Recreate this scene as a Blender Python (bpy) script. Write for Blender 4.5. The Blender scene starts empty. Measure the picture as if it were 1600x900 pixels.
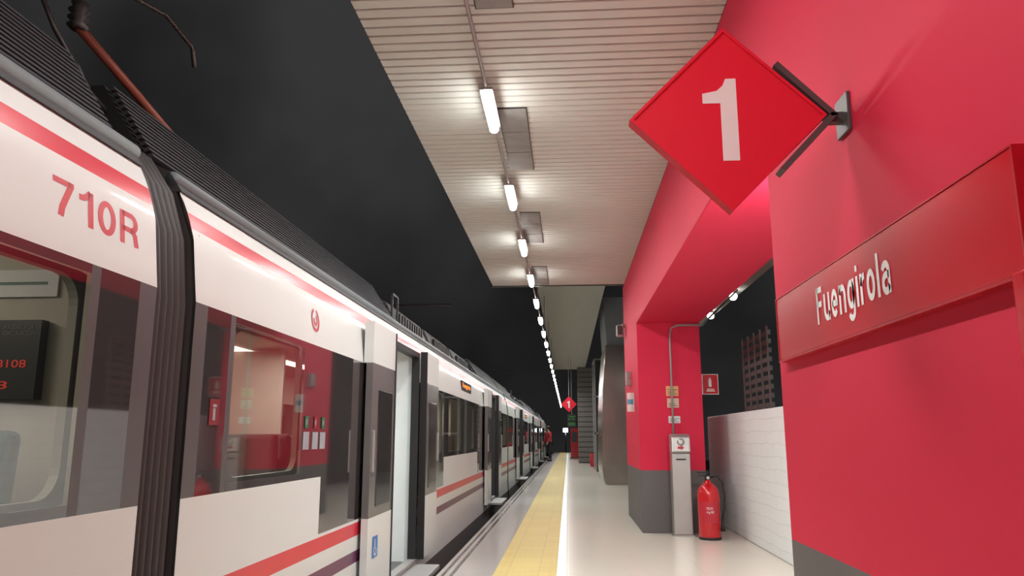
import bpy, bmesh, math, random
from mathutils import Vector, Matrix
random.seed(4)
S = bpy.context.scene
COL = S.collection
S.view_settings.view_transform = 'Standard'

# ------------------------------------------------------------------ materials
def nmat(name):
    m = bpy.data.materials.new(name); m.use_nodes = True
    return m, m.node_tree, m.node_tree.nodes['Principled BSDF']

def mat(name, col, rough=0.5, metal=0.0, var=0.04, scale=6.0, emit=None, estr=0.0, bump=0.0, coat=0.0, spec=0.5):
    m, nt, p = nmat(name)
    p.inputs['Roughness'].default_value = rough
    p.inputs['Metallic'].default_value = metal
    p.inputs['Specular IOR Level'].default_value = spec
    p.inputs['Coat Weight'].default_value = coat
    tc = nt.nodes.new('ShaderNodeNewGeometry')
    n = nt.nodes.new('ShaderNodeTexNoise'); n.inputs['Scale'].default_value = scale; n.inputs['Detail'].default_value = 4
    nt.links.new(tc.outputs['Position'], n.inputs['Vector'])
    mx = nt.nodes.new('ShaderNodeMix'); mx.data_type = 'RGBA'
    mx.inputs['A'].default_value = tuple(max(0, v*(1-var*2)) for v in col)+(1,)
    mx.inputs['B'].default_value = tuple(min(1, v*(1+var*2)) for v in col)+(1,)
    nt.links.new(n.outputs['Fac'], mx.inputs['Factor'])
    nt.links.new(mx.outputs['Result'], p.inputs['Base Color'])
    if emit:
        p.inputs['Emission Color'].default_value = (*emit, 1)
        p.inputs['Emission Strength'].default_value = estr
    if bump:
        b = nt.nodes.new('ShaderNodeBump'); b.inputs['Strength'].default_value = bump; b.inputs['Distance'].default_value = 0.01
        nt.links.new(n.outputs['Fac'], b.inputs['Height']); nt.links.new(b.outputs['Normal'], p.inputs['Normal'])
    return m

def math_node(nt, op, a, b):
    n = nt.nodes.new('ShaderNodeMath'); n.operation = op
    for i, v in enumerate((a, b)):
        if isinstance(v, (int, float)): n.inputs[i].default_value = v
        else: nt.links.new(v, n.inputs[i])
    return n.outputs[0]
def band(nt, v, lo, hi):
    return math_node(nt, 'MULTIPLY', math_node(nt, 'GREATER_THAN', v, lo), math_node(nt, 'LESS_THAN', v, hi))
def mixc(nt, f, a, b):
    n = nt.nodes.new('ShaderNodeMix'); n.data_type = 'RGBA'
    nt.links.new(f, n.inputs['Factor'])
    for k, v in (('A', a), ('B', b)):
        if isinstance(v, tuple): n.inputs[k].default_value = (*v, 1)
        else: nt.links.new(v, n.inputs[k])
    return n.outputs['Result']

# red painted wall with grey dado
m, nt, p = nmat('red_wall_paint')
g = nt.nodes.new('ShaderNodeNewGeometry'); sx = nt.nodes.new('ShaderNodeSeparateXYZ'); nt.links.new(g.outputs['Position'], sx.inputs[0])
nz = nt.nodes.new('ShaderNodeTexNoise'); nz.inputs['Scale'].default_value = 1.2; nz.inputs['Detail'].default_value = 3
nt.links.new(g.outputs['Position'], nz.inputs['Vector'])
redc = mixc(nt, nz.outputs['Fac'], (0.68, 0.023, 0.066), (0.73, 0.029, 0.078))
gry = mixc(nt, nz.outputs['Fac'], (0.13, 0.12, 0.12), (0.17, 0.16, 0.155))
top = math_node(nt, 'GREATER_THAN', sx.outputs['Z'], 0.78)
nt.links.new(mixc(nt, top, gry, redc), p.inputs['Base Color'])
p.inputs['Roughness'].default_value = 0.65; p.inputs['Specular IOR Level'].default_value = .2
bn = nt.nodes.new('ShaderNodeBump'); bn.inputs['Strength'].default_value = .05; bn.inputs['Distance'].default_value = .004
n2 = nt.nodes.new('ShaderNodeTexNoise'); n2.inputs['Scale'].default_value = 60; nt.links.new(g.outputs['Position'], n2.inputs['Vector'])
nt.links.new(n2.outputs['Fac'], bn.inputs['Height']); nt.links.new(bn.outputs['Normal'], p.inputs['Normal'])
M_WALL = m

# floor
m, nt, p = nmat('platform_floor_tiles')
g = nt.nodes.new('ShaderNodeNewGeometry'); sx = nt.nodes.new('ShaderNodeSeparateXYZ'); nt.links.new(g.outputs['Position'], sx.inputs[0])
nz = nt.nodes.new('ShaderNodeTexNoise'); nz.inputs['Scale'].default_value = 90; nz.inputs['Detail'].default_value = 3
nt.links.new(g.outputs['Position'], nz.inputs['Vector'])
base = mixc(nt, nz.outputs['Fac'], (0.72, 0.68, 0.59), (0.80, 0.76, 0.66))
edge = mixc(nt, nz.outputs['Fac'], (0.42, 0.39, 0.37), (0.50, 0.47, 0.44))
c = mixc(nt, math_node(nt, 'LESS_THAN', sx.outputs['X'], -0.66), base, edge)
br = nt.nodes.new('ShaderNodeTexBrick'); br.offset = 0
br.inputs['Scale'].default_value = 1.0; br.inputs['Brick Width'].default_value = 1.2; br.inputs['Row Height'].default_value = 1.2
br.inputs['Mortar Size'].default_value = .004; br.inputs['Color1'].default_value = (1,1,1,1); br.inputs['Color2'].default_value = (.98,.98,.98,1); br.inputs['Mortar'].default_value = (.90,.89,.88,1)
nt.links.new(g.outputs['Position'], br.inputs['Vector'])
mm = nt.nodes.new('ShaderNodeMix'); mm.data_type = 'RGBA'; mm.blend_type = 'MULTIPLY'; mm.inputs['Factor'].default_value = 1
nt.links.new(c, mm.inputs['A']); nt.links.new(br.outputs['Color'], mm.inputs['B'])
c = mm.outputs['Result']
c = mixc(nt, band(nt, sx.outputs['X'], -0.04, -0.025), c, (0.48, 0.45, 0.40))
c = mixc(nt, band(nt, sx.outputs['X'], -1.07, -1.035), c, (0.09, 0.09, 0.09))
c = mixc(nt, band(nt, sx.outputs['X'], -1.14, -1.11), c, (0.07, 0.07, 0.07))
nt.links.new(c, p.inputs['Base Color'])
p.inputs['Roughness'].default_value = 0.22
M_FLOOR = m

# tactile yellow
m, nt, p = nmat('yellow_tactile_paving')
g = nt.nodes.new('ShaderNodeNewGeometry')
vo = nt.nodes.new('ShaderNodeTexVoronoi'); vo.inputs['Scale'].default_value = 18; vo.inputs['Randomness'].default_value = 0
nt.links.new(g.outputs['Position'], vo.inputs['Vector'])
br = nt.nodes.new('ShaderNodeTexBrick'); br.offset = 0
br.inputs['Brick Width'].default_value = .28; br.inputs['Row Height'].default_value = .28; br.inputs['Scale'].default_value = 1
br.inputs['Mortar Size'].default_value = .004
br.inputs['Color1'].default_value = (.64,.49,.15,1); br.inputs['Color2'].default_value = (.60,.46,.14,1); br.inputs['Mortar'].default_value = (.50,.39,.14,1)
nt.links.new(g.outputs['Position'], br.inputs['Vector']); nt.links.new(br.outputs['Color'], p.inputs['Base Color'])
b = nt.nodes.new('ShaderNodeBump'); b.invert = True; b.inputs['Strength'].default_value = .5; b.inputs['Distance'].default_value = .005
nt.links.new(vo.outputs['Distance'], b.inputs['Height']); nt.links.new(b.outputs['Normal'], p.inputs['Normal'])
p.inputs['Roughness'].default_value = .6
M_YEL = m

# white painted brick wall
m, nt, p = nmat('white_painted_brick')
g = nt.nodes.new('ShaderNodeNewGeometry'); sx = nt.nodes.new('ShaderNodeSeparateXYZ'); nt.links.new(g.outputs['Position'], sx.inputs[0])
cb = nt.nodes.new('ShaderNodeCombineXYZ'); nt.links.new(sx.outputs['Y'], cb.inputs['X'])
nz = nt.nodes.new('ShaderNodeTexNoise'); nz.inputs['Scale'].default_value = 2.5; nt.links.new(g.outputs['Position'], nz.inputs['Vector'])
nt.links.new(math_node(nt, 'ADD', sx.outputs['Z'], math_node(nt, 'MULTIPLY', nz.outputs['Fac'], .08)), cb.inputs['Y'])
br = nt.nodes.new('ShaderNodeTexBrick'); br.inputs['Scale'].default_value = 1; br.inputs['Brick Width'].default_value = .5; br.inputs['Row Height'].default_value = .13; br.inputs['Mortar Size'].default_value = .006; br.inputs['Mortar Smooth'].default_value = .8
br.inputs['Color1'].default_value = (.84,.88,.88,1); br.inputs['Color2'].default_value = (.82,.86,.86,1); br.inputs['Mortar'].default_value = (.70,.73,.73,1)
nt.links.new(cb.outputs[0], br.inputs['Vector']); nt.links.new(br.outputs['Color'], p.inputs['Base Color'])
b = nt.nodes.new('ShaderNodeBump'); b.invert = True; b.inputs['Strength'].default_value = .2; b.inputs['Distance'].default_value = .01
nt.links.new(br.outputs['Fac'], b.inputs['Height']); nt.links.new(b.outputs['Normal'], p.inputs['Normal'])
M_SHEET = m

# window glass
m = bpy.data.materials.new('tinted_window_glass'); m.use_nodes = True; nt = m.node_tree
for n in list(nt.nodes): nt.nodes.remove(n)
o = nt.nodes.new('ShaderNodeOutputMaterial'); tr = nt.nodes.new('ShaderNodeBsdfTransparent'); tr.inputs[0].default_value = (.66,.63,.58,1)
gl = nt.nodes.new('ShaderNodeBsdfGlossy'); gl.inputs['Roughness'].default_value = .03; gl.inputs['Color'].default_value = (.95,.95,.95,1)
fr = nt.nodes.new('ShaderNodeFresnel'); fr.inputs['IOR'].default_value = 2.7
mx = nt.nodes.new('ShaderNodeMixShader'); nt.links.new(fr.outputs[0], mx.inputs[0]); nt.links.new(tr.outputs[0], mx.inputs[1]); nt.links.new(gl.outputs[0], mx.inputs[2]); nt.links.new(mx.outputs[0], o.inputs[0])
M_GLASS = m

M_CEIL = mat('ceiling_slat_white', (.64,.65,.61), .7, 0, .02, spec=.1)
M_CGAP = mat('ceiling_gap_dark', (.12,.09,.08), .8)
M_CEIL2 = mat('canopy_white', (.48,.47,.42), .6, spec=.2)
M_WHITE = mat('train_white', (.64,.675,.655), .5, 0, .01, coat=.15)
M_WHITE.node_tree.nodes['Principled BSDF'].inputs['Coat Roughness'].default_value = .08
M_TRED = mat('train_red', (.62,.03,.06), .3, coat=.1)
M_PURP = mat('train_purple', (.13,.03,.09), .3)
M_TDARK = mat('train_band_gloss', (.045,.042,.042), .05, spec=.9, coat=1.0)
M_DWIN = mat('door_glass_dark', (.030,.030,.031), .12, spec=.8)
M_LEAF = mat('door_leaf_grey', (.15,.147,.145), .25, coat=.4)
M_TGREY = mat('train_band_matte', (.09,.087,.087), .35)
M_GUT = mat('train_gutter_grey', (.18,.21,.22), .55, .0)
M_ROOF = mat('train_roof_dark', (.045,.045,.048), .6)
M_RIB = mat('train_roof_rib', (.055,.055,.06), .5, .2)
M_SKIRT = mat('train_skirt_grey', (.09,.09,.09), .5)
M_BLACK = mat('black_rubber', (.015,.015,.016), .55)
M_BELL = mat('bellows_rubber', (.040,.037,.036), .6, bump=.15, scale=20)
M_CREAM = mat('train_interior_cream', (.58,.53,.43), .5)
M_PART = mat('train_partition_beige', (.34,.29,.23), .5)
M_FRAME = mat('window_surround', (.42,.40,.33), .5)
M_INT = mat('train_interior_white', (.74,.80,.80), .4)
M_SEAT = mat('seat_teal', (.02,.10,.095), .6)
M_SEATG = mat('seat_taupe', (.20,.14,.13), .6)
M_SEATH = mat('seat_headrest_grey', (.42,.36,.35), .6)
M_STEEL = mat('stainless_steel', (.44,.43,.41), .36, .6, .06, 3)
M_STEELD = mat('brushed_steel_dark', (.42,.38,.34), .24, .9, .2, 1.5)
M_DSTEEL = mat('dark_grey_steel', (.075,.07,.07), .4, .5)
M_BRKT = mat('bracket_grey_steel', (.11,.10,.10), .45, .3)
M_DUCT = mat('grey_duct', (.30,.32,.33), .5, .1)
M_GALV = mat('galvanised_conduit', (.36,.35,.34), .5, .3)
M_SIGN = mat('sign_red_gloss', (.60,.006,.018), .25, 0, .02, spec=.4, coat=.15)
M_DIAM = mat('diamond_sign_red', (.84,.018,.048), .4, 0, .01, spec=.3)
M_SIGNR = mat('sign_red_rim', (.48,.006,.018), .4, spec=.3)
M_TXT = mat('lettering_white', (.92,.91,.90), .5)
M_TXTR = mat('lettering_red', (.52,.02,.04), .4)
M_STKR = mat('sticker_and_reflection_red', (.20,.015,.022), .4)
M_TUBE = mat('lamp_emitter', (1,1,1), .4, emit=(1,.985,.95), estr=24)
M_SPOT = mat('spot_emitter', (1,1,1), .4, emit=(1,.99,.97), estr=14)
M_LED = mat('interior_lamp', (1,1,1), .4, emit=(1,.96,.88), estr=3)
M_RED = mat('extinguisher_red', (.58,.008,.015), .25, coat=.4)
M_BLUE = mat('sticker_blue', (.03,.18,.50), .4)
M_LBLUE = mat('sticker_light_blue', (.08,.35,.50), .4)
M_YSTK = mat('sticker_orange', (.72,.38,.14), .5)
M_PAPER = mat('label_white', (.75,.75,.74), .5)
M_STKW = mat('sticker_and_reflection_pale', (.30,.31,.34), .5)
M_DIMT = mat('screen_text_grey', (.22,.22,.23), .5)
M_SCR = mat('screen_black', (.055,.055,.053), .3)
M_ORANGE = mat('led_orange', (.8,.2,.02), .4, emit=(1,.28,.03), estr=1.6)
M_LEDRED = mat('led_red', (.5,.05,.03), .4, emit=(1,.06,.04), estr=.35)
M_LEDGRN = mat('led_green', (.03,.12,.03), .4, emit=(.15,.9,.2), estr=.15)
M_GREEN = mat('route_and_reflection_green', (.03,.12,.06), .4)
M_RUST = mat('insulator_brown', (.26,.07,.04), .5)
M_LATT = mat('dark_lattice', (.060,.045,.043), .6)
M_TILE = mat('grey_ribbed_tile', (.20,.185,.175), .5)
M_BALL = mat('ballast_dark', (.05,.048,.045), .9, var=.3, scale=30, bump=.6)
M_RAIL = mat('rail_steel', (.2,.18,.17), .35, .8)
M_PANEL = mat('ceiling_fixture_metal', (.27,.26,.25), .55, .1, .2, 7)
M_SKIN = mat('skin', (.55,.32,.22), .5)
M_JACK = mat('jacket_red', (.55,.03,.05), .7)
M_TROU = mat('trousers_dark', (.03,.03,.04), .8)
M_HAIR = mat('hair_dark', (.02,.015,.01), .6)
M_CABLE = mat('overhead_cable', (.03,.028,.028), .8, .0)

# ------------------------------------------------------------------ helpers
def add(name, me, parent=None):
    o = bpy.data.objects.new(name, me); COL.objects.link(o)
    if parent: o.parent = parent
    return o
def recalc(o):
    bm = bmesh.new(); bm.from_mesh(o.data); bmesh.ops.recalc_face_normals(bm, faces=bm.faces); bm.to_mesh(o.data); bm.free()
def mesh(name, verts, faces, mats, parent=None, midx=None, smooth=False):
    me = bpy.data.meshes.new(name); me.from_pydata([tuple(v) for v in verts], [], faces)
    for m_ in (mats if isinstance(mats, (list, tuple)) else [mats]): me.materials.append(m_)
    if midx:
        for i, f in enumerate(me.polygons): f.material_index = midx[i]
    if smooth:
        for f in me.polygons: f.use_smooth = True
    me.update()
    return add(name, me, parent)
def boxgeo(b, V, F):
    x0,x1,y0,y1,z0,z1 = b; n = len(V)
    V += [(x0,y0,z0),(x1,y0,z0),(x1,y1,z0),(x0,y1,z0),(x0,y0,z1),(x1,y0,z1),(x1,y1,z1),(x0,y1,z1)]
    F += [tuple(n+i for i in f) for f in ((0,3,2,1),(4,5,6,7),(0,1,5,4),(1,2,6,5),(2,3,7,6),(3,0,4,7))]
def boxes(name, bl, m_, parent=None, bevel=0.0, segs=2):
    V, F = [], []
    for b in bl: boxgeo(b, V, F)
    o = mesh(name, V, F, m_, parent)
    if bevel:
        md = o.modifiers.new('bevel', 'BEVEL'); md.width = bevel; md.segments = segs; md.limit_method = 'ANGLE'
    return o
def prism(name, poly, axis, a0, a1, m_, parent=None, bevel=0):
    def P(u, v, a):
        return {'x': (a,u,v), 'y': (u,a,v), 'z': (u,v,a)}[axis]
    n = len(poly)
    V = [P(u,v,a0) for u,v in poly] + [P(u,v,a1) for u,v in poly]
    F = [tuple(range(n)), tuple(range(2*n-1, n-1, -1))] + [(i, i+n, (i+1)%n+n, (i+1)%n) for i in range(n)]
    o = mesh(name, V, F, m_, parent); recalc(o)
    if bevel:
        md = o.modifiers.new('bevel', 'BEVEL'); md.width = bevel; md.segments = 2; md.limit_method = 'ANGLE'
    return o
def lathe(name, prof, c, m_, parent=None, n=24, axis='z'):
    V, F = [], []
    for r, z in prof:
        for i in range(n):
            a = 2*math.pi*i/n
            q = (r*math.cos(a), r*math.sin(a), z)
            if axis == 'y': q = (q[0], q[2], q[1])
            if axis == 'x': q = (q[2], q[0], q[1])
            V.append((c[0]+q[0], c[1]+q[1], c[2]+q[2]))
    for k in range(len(prof)-1):
        for i in range(n):
            j = (i+1) % n
            F.append((k*n+i, k*n+j, (k+1)*n+j, (k+1)*n+i))
    F.append(tuple(range(n-1,-1,-1))); F.append(tuple(range((len(prof)-1)*n, len(prof)*n)))
    o = mesh(name, V, F, m_, parent, smooth=True); recalc(o)
    return o
def tube(name, pts, r, m_, parent=None, n=10):
    P = [Vector(q) for q in pts]; V, F = [], []
    up = None
    for i, q in enumerate(P):
        t = (P[min(i+1, len(P)-1)] - P[max(i-1, 0)]).normalized()
        if up is None: up = Vector((0,0,1)) if abs(t.z) < .9 else Vector((1,0,0))
        s = t.cross(up).normalized(); up = s.cross(t).normalized()
        rr = r[i] if isinstance(r, (list, tuple)) else r
        for k in range(n):
            a = 2*math.pi*k/n
            V.append(q + s*math.cos(a)*rr + up*math.sin(a)*rr)
    for i in range(len(P)-1):
        for k in range(n):
            j = (k+1) % n
            F.append((i*n+k, i*n+j, (i+1)*n+j, (i+1)*n+k))
    F.append(tuple(range(n-1,-1,-1))); F.append(tuple(range((len(P)-1)*n, len(P)*n)))
    o = mesh(name, V, F, m_, parent, smooth=True); recalc(o)
    return o
def text(name, s, O, ux, uy, w, h, m_, parent=None, bold=0.0, thick=.002):
    cu = bpy.data.curves.new('tmp', 'FONT'); cu.body = s; cu.offset = bold; cu.resolution_u = 4
    ob = bpy.data.objects.new('tmp', cu); COL.objects.link(ob)
    dg = bpy.context.evaluated_depsgraph_get(); me = bpy.data.meshes.new_from_object(ob.evaluated_get(dg))
    bpy.data.objects.remove(ob)
    xs = [v.co.x for v in me.vertices]; ys = [v.co.y for v in me.vertices]
    O, ux, uy = Vector(O), Vector(ux), Vector(uy); nn = ux.cross(uy)
    for v in me.vertices:
        v.co = O + ux*((v.co.x-min(xs))/(max(xs)-min(xs))*w) + uy*((v.co.y-min(ys))/(max(ys)-min(ys))*h) + nn*thick
    me.materials.clear(); me.materials.append(m_)
    me.name = name
    return add(name, me, parent)
# plain sans-serif lettering built from constant-width strokes
def arc(cx, cy, rx, ry, a0, a1, n=14):
    return [(cx+rx*math.cos(math.radians(a0+(a1-a0)*i/n)), cy+ry*math.sin(math.radians(a0+(a1-a0)*i/n))) for i in range(n+1)]
def glyph(ch, h):
    X = .74; W = .56; r = W-h; c = W/2; rx = c-h
    if ch == '7': return .58, [[(0,1-h),(.50,1-h)], [(.58-h*1.1,1),(.58-h*1.1,.90),(.36,.55),(.25,.25),(.21,0)]]
    if ch == '1': return .42, [[(.42-h,1),(.42-h,0)], [(.0,.76),(.12,.77),(.22,.83),(.42-h,.99)]]
    if ch == '0': return .58, [arc(.29,.5,.29-h,.5-h,0,360,28)]
    if ch == 'R': return .66, [[(h,0),(h,1)], [(h,1-h),(.36,1-h)]+arc(.38,(1-h+.47)/2,.26-h,(1-h-.47)/2,90,-90)+[(h,.47)], [(.36,.47),(.47,.43),(.53,.34),(.55,.18),(.58,0)]]
    if ch == 'F': return .56, [[(h,0),(h,1)], [(h,1-h),(.56,1-h)], [(h,.53),(.50,.53)]]
    if ch == 'u': return W, [[(h,X),(h,.28)]+arc(c,.28,rx,.28-h,180,350), [(r,X),(r,0)]]
    if ch == 'n': return W, [[(h,X),(h,0)], arc(c,X-.28,rx,.28-h,170,0)+[(r,0)]]
    if ch == 'e': return W, [[(h,X/2-.01),(r,X/2-.01)]+arc(c,X/2,rx,X/2-h,0,318,22)]
    if ch == 'o': return W, [arc(c,X/2,rx,X/2-h,0,360,26)]
    if ch == 'g': return W, [arc(c,X/2+.01,rx,X/2-h-.01,0,360,26), [(r,X),(r,-.04)]+arc(c,-.04,rx,.24-h,-20,-165)]
    if ch == 'i': return 2*h, [[(h,0),(h,X)], [(h,.85),(h,1)]]
    if ch == 'l': return 2*h, [[(h,0),(h,1)]]
    if ch == 'r': return .34, [[(h,0),(h,X)], arc(.34,.40,.34-h,X-.40-h,170,90,8)]
    if ch == 'a': return .54, [[(.54-h,0),(.54-h,.50)]+arc(.27,.50,.27-h,X-.50-h,0,165,10), [(.54-h,.42),(.30,.42)]+arc(.27,.24,.27-h,.24-h+.02,100,300,12)+[(.54-h,.18)]]
    return .3, []
def lettering(name, s, O, ux, uy, w, h, m_, parent, stroke=.16, gap=.11, depth=.001):
    hs = stroke/2; x = 0; V2, F = [], []
    for ch in s:
        gw, lines = glyph(ch, hs)
        for pl in lines:
            closed = math.dist(pl[0], pl[-1]) < 1e-4
            n = len(pl); q0 = len(V2)
            for i, pt in enumerate(pl):
                a = pl[i-1] if i > 0 else (pl[-2] if closed else pl[0]); b = pl[i+1] if i < n-1 else (pl[1] if closed else pl[-1])
                d1 = Vector((pt[0]-a[0], pt[1]-a[1])); d2 = Vector((b[0]-pt[0], b[1]-pt[1]))
                if d1.length < 1e-6: d1 = d2
                if d2.length < 1e-6: d2 = d1
                d1.normalize(); d2.normalize(); n1 = Vector((-d1.y,d1.x)); n2_ = Vector((-d2.y,d2.x)); mt = (n1+n2_).normalized(); k = hs/max(.45, mt.dot(n1))
                V2 += [(x+pt[0]+mt.x*k, pt[1]+mt.y*k), (x+pt[0]-mt.x*k, pt[1]-mt.y*k)]
            for i in range(n-1): F.append((q0+2*i, q0+2*i+1, q0+2*i+3, q0+2*i+2))
        x += gw+gap
    x -= gap
    O, ux, uy = Vector(O), Vector(ux), Vector(uy); nn = ux.cross(uy)
    V = [O+ux*(u/x*w)+uy*(v*h)+nn*depth for u, v in V2]
    return mesh(name, V, F, m_, parent)
def empty(name, loc, label, cat, group=None):
    o = bpy.data.objects.new(name, None); o.location = loc; o.empty_display_size = .1; COL.objects.link(o)
    tag(o, label, cat, group); return o
def tag(o, label, cat, group=None):
    o['label'] = label; o['category'] = cat
    if group: o['group'] = group
    return o
def struct(o, label=None, cat=None):
    o['kind'] = 'structure'
    if label: o['label'] = label; o['category'] = cat
    return o
def copy_tree(src, loc):
    n = src.copy(); n.location = loc; COL.objects.link(n)
    def rec(a, b):
        for ch in a.children:
            c2 = ch.copy(); c2.parent = b; c2.matrix_parent_inverse = ch.matrix_parent_inverse.copy(); COL.objects.link(c2); rec(ch, c2)
    rec(src, n); return n
def area(loc, e, sx_, sy_, col=(1,.985,.95), spec=1.0):
    ld = bpy.data.lights.new('tube_or_fill_light', 'AREA'); ld.shape = 'RECTANGLE'; ld.size = sx_; ld.size_y = sy_; ld.energy = e; ld.color = col; ld.specular_factor = spec
    lo = bpy.data.objects.new('tube_or_fill_light', ld); lo.location = loc; COL.objects.link(lo)

# ------------------------------------------------------------------ structure
XW, ZC, XE = 0.93, 3.63, -1.18
fl = prism('floor', [(XE,-4),(XE,62),(3.2,62),(3.2,12.0),(2.12,12.0),(2.12,-4)], 'z', -1.0, 0.0, M_FLOOR)
struct(fl, 'glossy beige platform floor with dark edge lines', 'platform floor')
yl = boxes('trim_1', [(-.68,-.12,-4,62,0,.008)], M_YEL); struct(yl, 'yellow tactile paving strip along the platform edge', 'tactile strip')
wr = prism('wall_right', [(-4,0),(3.45,0),(3.45,2.70),(10.3,2.70),(10.3,0),(12.6,0),(12.6,ZC),(-4,ZC)], 'x', XW, 1.76, M_WALL, bevel=.008)
struct(wr, 'red painted station wall with beam, pillar and grey lower band', 'wall')
V, F, mi = [], [], []
y = -4.0
while y < 12.25:
    n = len(V); a, b_ = y, y+.084
    prof = [(a+.004,ZC),(b_-.004,ZC),(b_,ZC+.006),(b_,ZC+.02),(a,ZC+.02),(a,ZC+.006)]
    V += [(XE-.02,u,v) for u,v in prof] + [(XW,u,v) for u,v in prof]
    F += [tuple(n+i for i in range(6)), tuple(n+11-i for i in range(6))] + [(n+i,n+i+6,n+(i+1)%6+6,n+(i+1)%6) for i in range(6)]
    mi += [0]*8; y += .1
boxgeo((XE-.02,1.9,-4,12.3,ZC+.02,ZC+.25), V, F); mi += [1]*6
ce = mesh('ceiling', V, F, [M_CEIL, M_CGAP], midx=mi); struct(ce, 'white linear metal slat ceiling over the platform', 'ceiling'); recalc(ce)
c2 = boxes('ceiling_far', [(-.65,.86,12.6,38.3,4.5,4.7)], M_CEIL2); struct(c2, 'smooth pale canopy ceiling further along the platform', 'ceiling')
tr2 = boxes('trim_2', [(XE-.05,2.0,12.3,12.36,ZC-.01,ZC+.3)], M_DSTEEL); struct(tr2)
wb = boxes('wall_recess', [(2.1,2.2,3.0,11.98,0,1.5)], M_SHEET, bevel=.02); struct(wb, 'low white painted wall in the recess', 'wall')
gb = boxes('ground', [(-14,XE-.002,-14,110,-1.3,-1.1)], M_BALL); struct(gb, 'dark track ballast', 'ground')
# ------------------------------------------------------------------ ceiling lights
LX = -.53
e0 = empty('ceiling_lamp', (LX, 5.2, 3.5), 'slim white tube lamp glowing under the platform ceiling', 'lamp', 'row of tube lamps above the platform')
lathe('tube', [(.012,-.3),(.030,-.292),(.036,-.27),(.036,.27),(.030,.292),(.012,.3)], (0,0,0), M_TUBE, e0, 14, 'y')
boxes('housing', [(-.045,.045,-.33,.33,.034,.05)], M_GALV, e0)
tube('stem', [(0,0,.04),(0,0,.13)], .008, M_GALV, e0)
ys = [5.2+2.04*k for k in range(-4, 28)]
for y in ys:
    if abs(y-5.2) > .01: copy_tree(e0, (LX, y, 3.5))
    if y < 36:
        area((LX, y, 3.458), 25.5, .07, .6, spec=.25)
    elif int(y) % 3 == 0:
        area((LX, y, 3.458), 55, .07, .6, spec=.3)
cr = tube('lamp_conduit', [(LX,-4,3.56),(LX,12,3.56),(LX,30,3.56),(LX,62,3.56)], .012, M_GALV)
tag(cr, 'thin grey conduit linking the ceiling lamps', 'conduit')
for y_ in (14,18,22,26,30,34): boxes('conduit_hanger', [(LX-.01,LX+.01,y_-.01,y_+.01,3.57,4.5)], M_GALV, cr)

e = empty('ceiling_panel', (-.39, 6.07, ZC), 'brushed metal access panel set in the slat ceiling', 'ceiling panel', 'metal panels in the slat ceiling')
for a, b in ((-.67,-.23),(-.22,.22),(.23,.67)): boxes('panel_face', [(-.105,.105,a,b,-.010,.0)], M_PANEL, e, .003)
pr_ = boxes('panel_rim', [(-.112,.112,-.68,.68,-.006,0)], M_DSTEEL, e)
for k in (-1, 1, 2): copy_tree(e, (-.39, 6.07+2.73*k, ZC))

# ------------------------------------------------------------------ TRAIN
L = 16.3
WINS = [(.39,1.34),(5.75,6.35),(6.75,7.95),(8.35,9.55),(9.95,10.55),(14.96,15.91)]
DOORS = [(3.4,4.7),(11.6,12.9)]
LOWB = [(1.72,6.4),(9.9,14.58)]
MATTE = [(0,.11),(16.19,16.3),(.34,.39),(15.91,15.96)]
def xprof(z):
    pts = [(-.5,-1.47),(.1,-1.5),(1.74,-1.5),(2.0,-1.53),(2.07,-1.55),(2.14,-1.575),(2.21,-1.61),(2.3,-1.66)]
    for (z0,x0),(z1,x1) in zip(pts, pts[1:]):
        if z <= z1: return x0+(x1-x0)*(z-z0)/(z1-z0)
    return pts[-1][1]
car = empty('train_car', (0, 2.97, 0), 'white commuter train car with red stripes and dark window band', 'train', 'coupled commuter train cars')
yb = sorted(set([0,L,.11,.34,.39,15.91,15.96,16.19]+[v for w_ in WINS+DOORS+LOWB for v in w_]))
zb = [-.45,-.08,.02,.10,.34,.42,.52,.61,.63,.965,1.0,1.71,1.74,1.80,1.87,1.94,2.0,2.03,2.05,2.08,2.12,2.16,2.21]
mats = [M_WHITE,M_TRED,M_PURP,M_TDARK,M_TGREY,M_SKIRT,M_LEAF]
V, F, mi = [], [], []
for y in yb:
    for z in zb: V.append((xprof(z), y, z))
nz_ = len(zb)
for i in range(len(yb)-1):
    yc = (yb[i]+yb[i+1])/2
    for j in range(nz_-1):
        zc = (zb[j]+zb[j+1])/2
        if any(a<yc<b for a,b in DOORS) and .02<zc<2.03: continue
        if any(a<yc<b for a,b in WINS) and 1.0<zc<1.71: continue
        k = 0
        if zc < -.08: k = 5
        elif .34<zc<.42: k = 2
        elif .52<zc<.61: k = 1
        elif .965<zc<1.74: k = 4 if any(a<yc<b for a,b in MATTE) else 3
        elif .63<zc<.965 and any(a<yc<b for a,b in LOWB): k = 3
        elif 2.05<zc<2.12: k = 1
        F.append((i*nz_+j, (i+1)*nz_+j, (i+1)*nz_+j+1, i*nz_+j+1)); mi.append(k)
bs = mesh('body_side', V, F, mats, car, mi)
for i, f in enumerate(bs.data.polygons):
    if f.center.z > 1.76 or f.center.z < .0: f.use_smooth = True
XF = -4.35
boxes('car_floor', [(XF,-1.5,0,L,-.1,.02)], M_SKIRT, car)
prism('roof', [(-1.60,2.21),(-1.66,2.30),(-1.78,2.36),(-2.1,2.42),(-3.8,2.42),(-4.25,2.3),(-4.3,2.2)], 'y', 0, L, M_ROOF, car)
tube('roof_gutter', [(-1.645,.0,2.265),(-1.645,L*.5,2.265),(-1.645,L,2.265)], .033, M_GUT, car, 12)
boxes('far_side', [(XF-.06,XF,0,L,-.4,2.25)], M_CREAM, car)
for a, b in ((.4,3.2),(5.6,10.8),(13.2,15.9)): boxes('far_window', [(XF,XF+.015,a,b,1.0,1.7)], M_TDARK, car, .01)
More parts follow.
